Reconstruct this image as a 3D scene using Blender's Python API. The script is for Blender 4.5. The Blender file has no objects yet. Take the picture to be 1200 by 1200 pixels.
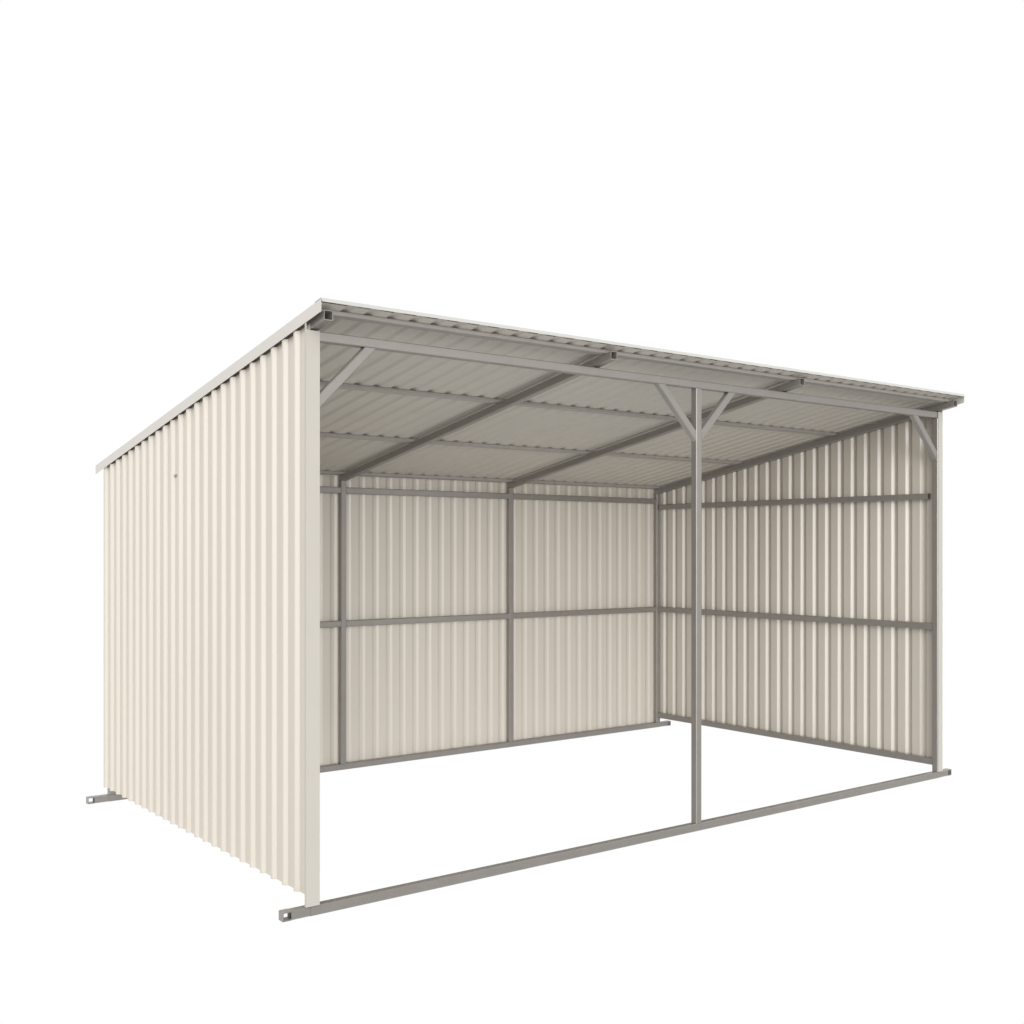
import bpy, bmesh, math
from mathutils import Vector, Matrix
C = bpy.context.scene.collection
# ------------------------------------------------------------------ dimensions
W, D, T = 5.0, 2.8814, 0.0449          # frame width, depth, tube size
H = 2.6238                             # top of the front header
EXT = 0.135                           # feet beyond the frame
SL = 0.1702                            # roof fall per metre
ZR = 2.6296                            # rafter underside at y = 0
X1, X2 = 1.716, 3.282                  # inner bays
GM, GU, ZL = 1.1073, 2.0985, 0.0887    # girt tops, bottom rail underside
PITCH, RIB_D, RIB_TOP, RIB_FL = 0.1195, 0.019, 0.017, 0.013
RIB_W = RIB_TOP + 2*RIB_FL
def roof_z(y): return ZR - SL*y        # rafter underside

# ------------------------------------------------------------------ materials
def material(name, base, rough=.5, metal=0., spec=.5, var=.03, scale=3., bump=.0, stretch=(1, 1, 1), back=None):
    m = bpy.data.materials.new(name); m.use_nodes = True
    nt = m.node_tree; N = nt.nodes; L = nt.links; b = N['Principled BSDF']
    tc = N.new('ShaderNodeTexCoord'); mp = N.new('ShaderNodeMapping'); mp.inputs['Scale'].default_value = stretch
    no = N.new('ShaderNodeTexNoise'); no.inputs['Scale'].default_value = scale; no.inputs['Detail'].default_value = 5
    L.new(tc.outputs['Object'], mp.inputs['Vector']); L.new(mp.outputs[0], no.inputs['Vector'])
    rp = N.new('ShaderNodeValToRGB'); e = rp.color_ramp.elements
    e[0].position, e[1].position = .3, .7
    e[0].color = (*[c*(1-var) for c in base], 1); e[1].color = (*[min(1, c*(1+var)) for c in base], 1)
    L.new(no.outputs['Fac'], rp.inputs[0]); L.new(rp.outputs[0], b.inputs['Base Color'])
    b.inputs['Roughness'].default_value = rough; b.inputs['Metallic'].default_value = metal
    b.inputs['Specular IOR Level'].default_value = spec
    if bump:
        n2 = N.new('ShaderNodeTexNoise'); n2.inputs['Scale'].default_value = 25; n2.inputs['Detail'].default_value = 2
        L.new(mp.outputs[0], n2.inputs['Vector'])
        bp = N.new('ShaderNodeBump'); bp.inputs['Strength'].default_value = bump; bp.inputs['Distance'].default_value = .002
        L.new(n2.outputs['Fac'], bp.inputs['Height']); L.new(bp.outputs[0], b.inputs['Normal'])
    return m
CREAM = material('cream_coated_steel', (.550, .508, .442), rough=.32, spec=.6, var=.018, scale=2.2, bump=.03, stretch=(1, 1, .35))
ROOFM = material('cream_coated_roof_steel', (.575, .540, .480), rough=.55, spec=.3, var=.02, scale=2.2, bump=.03)
TRIM = material('cream_flashing_steel', (.56, .535, .495), rough=.5, spec=.3, var=.015, scale=4)
WHITE = material('off_white_eave_steel', (.47, .46, .435), rough=.5, spec=.3, var=.01, scale=4)
CORNER = material('greyish_cream_corner_steel', (.462, .435, .39), rough=.5, spec=.3, var=.015, scale=4)
STEEL = material('grey_galvanised_tube', (.285, .266, .245), rough=.33, metal=.42, spec=.5, var=.04, scale=14, bump=.03)
PURL = material('light_galvanised_purlin', (.385, .36, .33), rough=.45, metal=.2, spec=.5, var=.04, scale=14)

# ------------------------------------------------------------------ mesh helpers
def link(name, bm, mat, parent, smooth=False):
    bmesh.ops.recalc_face_normals(bm, faces=bm.faces)
    me = bpy.data.meshes.new(name); bm.to_mesh(me); bm.free(); me.materials.append(mat)
    o = bpy.data.objects.new(name, me); C.objects.link(o)
    if parent: o.parent = parent
    return o
def box(bm, x0, x1, y0, y1, z0, z1):
    v = [bm.verts.new(p) for p in ((x0,y0,z0),(x1,y0,z0),(x1,y1,z0),(x0,y1,z0),(x0,y0,z1),(x1,y0,z1),(x1,y1,z1),(x0,y1,z1))]
    for f in ((0,3,2,1),(4,5,6,7),(0,1,5,4),(1,2,6,5),(2,3,7,6),(3,0,4,7)): bm.faces.new([v[i] for i in f])
def tube(bm, p0, p1, u, v, w=T, h=T, wall=.0035, ch=.004, cut0=None, cut1=None):
    """hollow square tube p0->p1 (axis centre), section axes u (width) and v (height); cut0/cut1: end-cut plane normals"""
    p0, p1, u, v = map(Vector, (p0, p1, u, v)); a = (p1-p0).normalized()
    def ring(p, cut, hw, hh, c):
        pts = [(-hw+c,-hh),(hw-c,-hh),(hw,-hh+c),(hw,hh-c),(hw-c,hh),(-hw+c,hh),(-hw,hh-c),(-hw,-hh+c)]
        n = Vector(cut) if cut else a; r = []
        for s, t in pts:
            q = p + u*s + v*t
            q = q - a*((q-p).dot(n)/a.dot(n))
            r.append(bm.verts.new(q))
        return r
    o0, o1 = ring(p0, cut0, w/2, h/2, ch), ring(p1, cut1, w/2, h/2, ch)
    i0, i1 = ring(p0, cut0, w/2-wall, h/2-wall, ch*.5), ring(p1, cut1, w/2-wall, h/2-wall, ch*.5)
    for k in range(8):
        n = (k+1) % 8
        bm.faces.new((o0[k], o0[n], o1[n], o1[k])); bm.faces.new((i0[n], i0[k], i1[k], i1[n]))
        bm.faces.new((o0[n], o0[k], i0[k], i0[n])); bm.faces.new((o1[k], o1[n], i1[n], i1[k]))
def tube_obj(name, p0, p1, u, v, parent, mat=None, **k):
    bm = bmesh.new(); tube(bm, p0, p1, u, v, **k); return link(name, bm, mat or STEEL, parent)
def profile(a0, a1, rib_starts, RIB_D=RIB_D, RIB_TOP=RIB_TOP, RIB_FL=RIB_FL):
    """[(position, depth)] trapezoid profile; each rib starts at the given position"""
    pts = [(a0, 0.)]
    for r in rib_starts:
        if r < a0+.01: continue
        for da, dd in ((0, 0), (RIB_FL, 1), (RIB_FL+RIB_TOP, 1), (RIB_TOP+2*RIB_FL, 0)):
            p = r+da
            if p < a1-.002: pts.append((p, dd*RIB_D))
    pts.append((a1, pts[-1][1])); return pts
def sheet(name, pts, place, low, high, mat, parent, thick=.0012):
    """pts -> profile; place(a, depth, h) -> xyz ; low/high functions of a give the two cut edges"""
    bm = bmesh.new(); rows = []
    sm = []
    r = .0022                                   # rolled corners: two points per bend
    for i, (a, d) in enumerate(pts):
        if 0 < i < len(pts)-1:
            (pa, pd), (na, nd) = pts[i-1], pts[i+1]
            for (qa, qd) in ((pa, pd), (na, nd)):
                l = math.hypot(qa-a, qd-d); t = min(r, l*.3)/l if l > 1e-6 else 0
                sm.append((a+(qa-a)*t, d+(qd-d)*t))
        else: sm.append((a, d))
    for a, d in sm:
        lo, hi = low(a), high(a)
        rows.append([bm.verts.new(place(a, d, lo)), bm.verts.new(place(a, d, hi)),
                     bm.verts.new(place(a, d+thick, lo)), bm.verts.new(place(a, d+thick, hi))])
    for p, q in zip(rows, rows[1:]):
        bm.faces.new((p[0], q[0], q[1], p[1])); bm.faces.new((p[2], p[3], q[3], q[2]))
        bm.faces.new((p[0], p[2], q[2], q[0])); bm.faces.new((p[1], q[1], q[3], p[3]))
    for p in (rows[0], rows[-1]): bm.faces.new((p[0], p[1], p[3], p[2]))
    return link(name, bm, mat, parent)

# ------------------------------------------------------------------ the shelter
root = bpy.data.objects.new('livestock_shelter', None); C.objects.link(root)
root['label'] = 'open-fronted cream corrugated steel shelter with sloping roof on a grey tube frame'
root['category'] = 'shelter'
XA, YA, ZA = (1,0,0), (0,1,0), (0,0,1)
h = T/2
# ground skids and their feet
for yc in (h, D-h):
    s = tube_obj('skid', (0, yc, h), (W, yc, h), YA, ZA, root)
    for s0, s1, sg in ((-EXT, -.0006, -1), (W+.0006, W+EXT, 1)):
        bm = bmesh.new(); k = .0012; win = .042; w = T-2*k
        a, b = (s0+win, s1) if sg < 0 else (s0, s1-win)
        tube(bm, (a, yc, h), (b, yc, h), YA, ZA, w=w, h=w)
        e0, e1 = (s0, s0+win) if sg < 0 else (s1-win, s1)
        cap = (e0, e0+.004) if sg < 0 else (e1-.004, e1)
        box(bm, e0 if sg > 0 else e0+.004, e1 if sg < 0 else e1-.004, yc-w/2, yc+w/2, k, k+.006)
        box(bm, e0 if sg > 0 else e0+.004, e1 if sg < 0 else e1-.004, yc-w/2, yc+w/2, T-k-.006, T-k)
        box(bm, *cap, yc-w/2, yc+w/2, k, T-k)
        link('foot', bm, STEEL, s)
# posts
for xc in (h, W/2, W-h):
    tube_obj('post', (xc, h, T), (xc, h, H-T), XA, YA, root)
for xc in (h, X1, X2, W-h):
    tube_obj('post', (xc, D-h, T), (xc, D-h, roof_z(D-h)-.0005), XA, YA, root, cut1=(0, SL, 1))
# front header and rafters
hd = tube_obj('header', (0, h, H-h), (W, h, H-h), YA, ZA, root)
for xc in (h, X1, X2, W-h):
    y0, y1 = -.124, D
    ax = Vector((0, 1, -SL)).normalized(); vv = Vector((0, SL, 1)).normalized()
    hh = T*vv.z
    tube_obj('rafter', (xc, y0, roof_z(y0)+T/2), (xc, y1, roof_z(y1)+T/2), XA, vv, root, h=hh, cut0=(0, 1, 0), cut1=(0, 1, 0))
# knee braces
zb = H-T-.0004
def brace(xp, sx, xt, zp):
    """from the post face xp up to the header; xt = outer edge at header, zp = lower edge on the post"""
    p0 = Vector((xp, h, zp)); p1 = Vector((xt, h, zb)); a = (p1-p0).normalized()
    n = Vector((0, 1, 0)).cross(a)
    n = -n if n.z < 0 else n                       # upper side normal
    p0 += Vector((0, 0, 1))*(T*.5/abs(n.z)) ; p1 -= Vector((1, 0, 0))*sx*(T*.5/abs(n.x))
    tube_obj('knee_brace', p0, p1, YA, n, root, w=T-.006, cut0=(1, 0, 0), cut1=(0, 0, 1))
brace(T+.0004, 1, .341, 2.279)
brace(W/2-h-.0004, -1, 2.17, 2.270)
brace(W/2+h+.0004, 1, 2.82, 2.270)
brace(W-T-.0004, -1, 4.66, 2.279)
# back-wall girts, one length per bay
for zt in (GM, GU):
    for a, b in ((T, X1-h), (X1+h, X2-h), (X2+h, W-T)):
        tube_obj('girt', (a+.0004, D-h, zt-h), (b-.0004, D-h, zt-h), YA, ZA, root, w=T-.004)
# side rails
for xc in (h, W-h):
    tube_obj('bottom_rail', (xc, T+.0004, ZL+h), (xc, D-T-.0004, ZL+h), XA, ZA, root, w=T-.002)
    tube_obj('girt', (xc, T+.0004, GM-h), (xc, D-T-.0004, GM-h), XA, ZA, root, w=T-.002)
    g = tube_obj('girt', (xc, .082, 2.022), (xc, D-T-.02, 2.022), XA, ZA, root, w=T-.004, h=.042)
# roof purlins across the rafters
PH = .0195
vv = Vector((0, SL, 1)).normalized()
for yc in (-.061, .895, 1.862, 2.84):
    zc = roof_z(yc)+T+PH/2+.0006
    tube_obj('purlin', (.001, yc, zc), (W-.001, yc, zc), Vector((0, 1, -SL)).normalized(), vv, root, h=PH, w=.040, wall=.002, ch=.002, mat=PURL)
# ------------------------------------------------------------------ sheeting
OFF = .0012
top = lambda y: roof_z(y)+.0255
zbot = .087
yk = [.132+PITCH*k-RIB_FL-RIB_TOP for k in range(0, 24)]
left = sheet('side_wall', profile(.004, D+.006, yk), lambda a, d, z: (-OFF-d, a, z), lambda a: zbot, top, CREAM, root)
RR = (.021, .020, .018)             # this wall's deeper ribs: depth, top, flank
yr = [.163+PITCH*k+RR[2]/2-RR[1]-2*RR[2] for k in range(0, 24)]
right = sheet('side_wall', profile(.004, D+.006, yr, *RR), lambda a, d, z: (W+OFF+d, a, z), lambda a: zbot, top, CREAM, root)
RB = (.009, .020, .021)             # shallow back sheeting
xb = [3.468+.1195*k-RB[2]*1.5-RB[1] for k in range(-29, 13)]
back = sheet('back_wall', profile(.002, W-.002, xb, *RB), lambda a, d, z: (a, D+OFF+d, z), lambda a: .022, lambda a: roof_z(D+.025)+T+PH-.001, CREAM, root)
# roof: sheet lies on the purlins, ribs upward
RX0, RX1, RY0, RY1 = -.0245, W+.043, -.142, 3.035
base = T+PH+.0016
xr = [.133+PITCH*k-.03 for k in range(-1, 42)]
roof = sheet('roof', profile(RX0, RX1, xr, .0110, .022, .018),
             lambda a, d, y: (a, y, roof_z(y)+base+d), lambda a: RY0, lambda a: RY1, ROOFM, root)
# flashings
def prism(name, pts2, mapf, a0, a1, mat, parent):
    """closed thin section pts2 swept from a0 to a1"""
    bm = bmesh.new(); r0 = [bm.verts.new(mapf(p, a0)) for p in pts2]; r1 = [bm.verts.new(mapf(p, a1)) for p in pts2]
    n = len(pts2)
    for i in range(n): bm.faces.new((r0[i], r0[(i+1) % n], r1[(i+1) % n], r1[i]))
    bm.faces.new(r0[::-1]); bm.faces.new(r1)
    return link(name, bm, mat, parent)
th = .0015
TZ0, TZ1 = 2.6545, 2.7105            # side flashing bottom / top above the plane at y = 0
for xs, sg in ((-.0275, 1), (W+.047, -1)):
    w = .11
    sec = [(xs, TZ0), (xs, TZ1), (xs+sg*w, TZ1), (xs+sg*w, TZ1-th), (xs+sg*th, TZ1-th), (xs+sg*th, TZ0)]
    prism('verge_flashing', sec, lambda p, y: (p[0], y, p[1]-SL*y), -.150, 3.037, TRIM, roof)
# eave flashing: lip over the sheet ends
fx0, fx1 = -.0255, W+.0452
sec = [(-.160, .0), (-.146, .0195), (-.085, .0195-.0104), (-.085, .0180-.0104), (-.1455, .0178), (-.1585, .0)]
z0 = roof_z(-.146)+base+.001
prism('eave_flashing', sec, lambda p, x: (x, p[0], z0+p[1]), fx0, fx1, WHITE, roof)
# corner trims on the two open front corners
lt = bmesh.new()
def corner(x_out, x_in, sg, ztop_side):
    bm = bmesh.new(); y0 = -.0045
    secf = [(x_out, .010), (x_out, y0), (x_in, y0), (x_in, y0+th), (x_out+sg*th, y0+th), (x_out+sg*th, .010)]
    zb_, zt_ = T+.001, H-.0005
    v0 = [bm.verts.new((p[0], p[1], zb_)) for p in secf]; v1 = [bm.verts.new((p[0], p[1], zt_)) for p in secf]
    for i in range(6): bm.faces.new((v0[i], v0[(i+1) % 6], v1[(i+1) % 6], v1[i]))
    bm.faces.new(v0[::-1]); bm.faces.new(v1)
    # side leg runs on up under the verge
    xa, xb_ = sorted((x_out, x_out+sg*th))
    box(bm, xa, xb_, y0, .010, zt_+.0003, ztop_side)
    return link('corner_trim', bm, CORNER, root)
lt.free()
corner(-.0252, .0425, 1, roof_z(.05)+.048)
corner(W+.0205-.010, W-.0428, -1, roof_z(.05)+.048)
# bracket tip showing through the left wall
bm = bmesh.new()
vs = [bm.verts.new(p) for p in ((-.012,1.628,2.063),(-.012,1.658,2.063),(-.012,1.646,2.047),(-.001,1.628,2.063),(-.001,1.658,2.063),(-.001,1.646,2.047))]
for f in ((0,1,2),(3,5,4),(0,3,4,1),(1,4,5,2),(2,5,3,0)): bm.faces.new([vs[i] for i in f])
link('bracket', bm, PURL, left)

# ------------------------------------------------------------------ light
# a white studio surround: plain white behind the shelter, invented soft light patches added on the other sides
wd = bpy.data.worlds.new('World'); bpy.context.scene.world = wd; wd.use_nodes = True
nt = wd.node_tree; N = nt.nodes; L = nt.links; bg = N['Background']
tc = N.new('ShaderNodeTexCoord')
def lobe(direction, lo, hi, amp):
    n = N.new('ShaderNodeVectorMath'); n.operation = 'DOT_PRODUCT'
    L.new(tc.outputs['Generated'], n.inputs[0]); n.inputs[1].default_value = Vector(direction).normalized()
    mr = N.new('ShaderNodeMapRange'); mr.interpolation_type = 'SMOOTHSTEP'
    mr.inputs['From Min'].default_value = lo; mr.inputs['From Max'].default_value = hi
    mr.inputs['To Min'].default_value = 0; mr.inputs['To Max'].default_value = amp
    L.new(n.outputs['Value'], mr.inputs['Value']); return mr.outputs[0]
def az(a, e):       # azimuth measured from the front (-Y) towards the left (-X)
    a, e = math.radians(a), math.radians(e)
    return (-math.sin(a)*math.cos(e), -math.cos(a)*math.cos(e), math.sin(e))
LOBES = [((math.sin(.6495), math.cos(.6495), 0), -.1, .45, 1.0),      # plain white behind
         (az(100, 35), .5, 1, 1.42), ((0, 0, 1), .5, 1, .35), ((0, 0, -1), .3, 1, .15),
         (az(-30, 15), .5, 1, .35), (az(42, 20), .8, 1, 2.3), (az(30, -35), .5, 1, .7),
         (az(-28, 14), .88, 1, 1.2), (az(15, 35), .85, 1, 2.2), (az(23, 3), .955, 1, 7.6)]  # first and last here added for sheen on tubes and rib flanks
tot = None
for lb in LOBES:
    o_ = lobe(*lb)
    if tot is None: tot = o_
    else:
        n = N.new('ShaderNodeMath'); n.operation = 'ADD'; L.new(tot, n.inputs[0]); L.new(o_, n.inputs[1]); tot = n.outputs[0]
bg.inputs['Color'].default_value = (1, 1, 1, 1)
L.new(tot, bg.inputs['Strength'])

# ------------------------------------------------------------------ camera
cam = bpy.data.cameras.new('camera'); co = bpy.data.objects.new('camera', cam); C.objects.link(co)
yaw, pitch, roll, f = 0.6495, -0.0005, 0.0002, 1308.71
cam.sensor_fit = 'HORIZONTAL'; cam.sensor_width = 36; cam.lens = f/1200*36
cam.shift_x = 0; cam.shift_y = 42.13/1200; cam.clip_start = .05; cam.clip_end = 500
fw = Vector((math.sin(yaw)*math.cos(pitch), math.cos(yaw)*math.cos(pitch), math.sin(pitch)))
r = Vector((math.cos(yaw), -math.sin(yaw), 0)); u = r.cross(fw)
r2 = r*math.cos(roll)+u*math.sin(roll); u2 = u*math.cos(roll)-r*math.sin(roll)
M = Matrix((r2, u2, -fw)).transposed().to_4x4(); M.translation = Vector((-2.3047, -4.5229, 1.6524))
co.matrix_world = M
sc = bpy.context.scene; sc.camera = co
sc.view_settings.view_transform = 'Standard'; sc.view_settings.look = 'None'
sc.view_settings.exposure = 0; sc.view_settings.gamma = 1
sc.cycles.max_bounces = 10; sc.cycles.diffuse_bounces = 6
